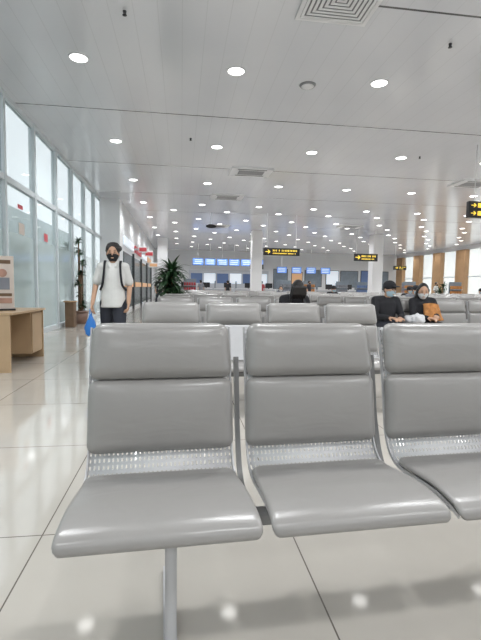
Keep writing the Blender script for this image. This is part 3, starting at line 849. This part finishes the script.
P3 = person((X0+3*PITCH, RY, 0), 0, 'seated person in black bowing head, black hair over face', seated(head=(0,0.17,1.10), neck=(0,0.30,1.01), chest=(0,0.33,0.83), tilt=0.75, fringe=True), dict(top=M['blackcloth'], bottom=M['navy']), voxel=0.008, long_sleeve=True, hairlong=True)
def lump(name, loc, r, m, label, cat, seed, amp=0.35):
    bm = bmesh.new(); ellipsoid(bm, (0,0,r[2]), r, None, 4)
    for v in bm.verts:
        n = noise.noise(v.co*7+Vector((seed,)*3)) + 0.4*noise.noise(v.co*20+Vector((seed,)*3)); v.co += Vector((v.co.x, v.co.y, (v.co.z-r[2])))*amp*n
        if v.co.z < 0.0: v.co.z = 0.0
    o = obj_from_bm(bm, name, m, True, None, loc); tag(o, label, cat); return o
lump('folded_jacket', (3.46, RY+0.02, 0.60), (0.11, 0.12, 0.075), M['whitebag'], 'crumpled white jacket lying between two seated people', 'jacket', 2, 0.8)
bm = bmesh.new(); G = []
for i in range(19):
    row = []
    for j in range(15):
        u = i/18; v = j/14
        x = (u-0.5)*(0.24+0.08*v); z = 0.90-0.24*v
        y = 0.215 - 0.10*v - 0.05*(1-(2*u-1)**2) + 0.012*math.sin(u*24+v*5) + 0.01*noise.noise(Vector((u*6, v*6, 3)))
        row.append(bm.verts.new((x, y, z+0.012*math.sin(v*9+u*4))))
    G.append(row)
for i in range(18):
    for j in range(14): bm.faces.new((G[i][j], G[i+1][j], G[i+1][j+1], G[i][j+1]))
sc = obj_from_bm(bm, 'scarf', M['orangecloth'], True, None, (3.82, RY, 0))
md = sc.modifiers.new('thickness', 'SOLIDIFY'); md.thickness = 0.02
tag(sc, 'orange-brown patterned scarf draped over the chest of a seated person', 'scarf')
wb = empty('shopping_bag', (X0+PITCH-0.02, ROW0+RP+0.2, 0.472), 'white paper shopping bag standing on a grey seat', 'bag')
bm = bmesh.new(); add_box(bm, (0,0,0.15), (0.22, 0.10, 0.30))
for v in bm.verts:
    if v.co.z > 0.2: v.co.y *= 0.5
obj_from_bm(bm, 'bag_body', M['whitebag'], False, wb)

def recolor(root, top, bot):
    for ch in root.children:
        n = ch.name.split('.')[0]
        if n in ('shirt', 'trousers'):
            ch.material_slots[0].link = 'OBJECT'; ch.material_slots[0].material = top if n == 'shirt' else bot
def extra(src, x, y, top, bot, label, rz=0.0):
    r = copy_tree(src, (x, y, 0), rz); r['label'] = label; recolor(r, top, bot)
B5 = 3.16+4*PITCH+0.25
extra(P2, 9.2+PITCH, RY+RP*2, M['cream'], M['navy'], 'seated person with long hair in cream top')
extra(P1, 9.2+PITCH*3, RY+RP*3, M['greycloth'], M['navy'], 'seated person in grey top in a distant row')
extra(P1, 9.2+PITCH*2, RY+RP*1, M['blackcloth'], M['navy'], 'seated person in black top and cap in a further row')
extra(P2, B5+PITCH*2, RY+RP*1, M['orangecloth'], M['navy'], 'seated person with long hair in orange-brown top')
extra(P1, B5+PITCH*1, RY+RP*2, M['greycloth'], M['navy'], 'seated person in grey top and cap')
extra(P1, B5+PITCH*3, RY+RP*3, M['blackcloth'], M['navy'], 'seated person in black top in a further row')
extra(P2, 12.0+PITCH*1, RY+RP*4, M['redcloth'], M['navy'], 'seated person with long hair in red top')
extra(P1, 12.0+PITCH*3, RY+RP*5, M['cream'], M['navy'], 'seated person in cream top in a distant row')
extra(P2, 12.0+PITCH*2, RY+RP*3, M['blackcloth'], M['navy'], 'seated person with long hair in black top in a distant row')
extra(P1, B5, RY+RP*4, M['blackcloth'], M['navy'], 'seated person in black top in a distant row')
extra(P2, 3.16+PITCH*2, RY+RP*5, M['greycloth'], M['navy'], 'seated person with long hair in grey top in a distant row')
extra(man, 1.5, 33.2, M['greycloth'], M['navy'], 'standing person in grey top near the counters', 3.1)
extra(man, 3.6, 33.4, M['blackcloth'], M['navy'], 'standing person in black facing the counters', 3.3)
extra(man, 6.2, 33.0, M['redcloth'], M['navy'], 'standing person in red top near the counters', 3.0)
extra(man, 10.2, 33.4, M['blackcloth'], M['navy'], 'standing person in black top near the counters', 2.7)
extra(man, 8.8, 29.0, M['navy'], M['navy'], 'standing person in dark top beside the seats', 0.6)
extra(man, 12.8, 33.2, M['cream'], M['navy'], 'standing person in pale top near the counters', 2.9)
extra(man, 16.4, 26.0, M['cream'], M['navy'], 'standing person in pale top near the windows', 0.4)
extra(man, -1.2, 24.0, M['blackcloth'], M['navy'], 'standing person in black near the shops', 0.5)

# ------------------------------------------------------------------ world + camera
w = bpy.data.worlds.new('World'); scene.world = w; w.use_nodes = True
bgn = w.node_tree.nodes['Background']; bgn.inputs[0].default_value = (0.87, 0.95, 1.0, 1); bgn.inputs[1].default_value = 2.1

cam = bpy.data.cameras.new('camera'); co = bpy.data.objects.new('camera', cam); COL.objects.link(co)
cam.sensor_fit = 'VERTICAL'; cam.sensor_height = 24.0; cam.lens = 24.0*430/640; cam.clip_start = 0.05; cam.clip_end = 300
yaw = math.radians(-7.9); pitch = math.radians(-4.26); roll = 0.015
Rm = Matrix.Rotation(yaw, 4, 'Z') @ Matrix.Rotation(math.radians(90)+pitch, 4, 'X') @ Matrix.Rotation(roll, 4, 'Z')
co.matrix_world = Matrix.Translation((0, 0, 1.1)) @ Rm
scene.camera = co
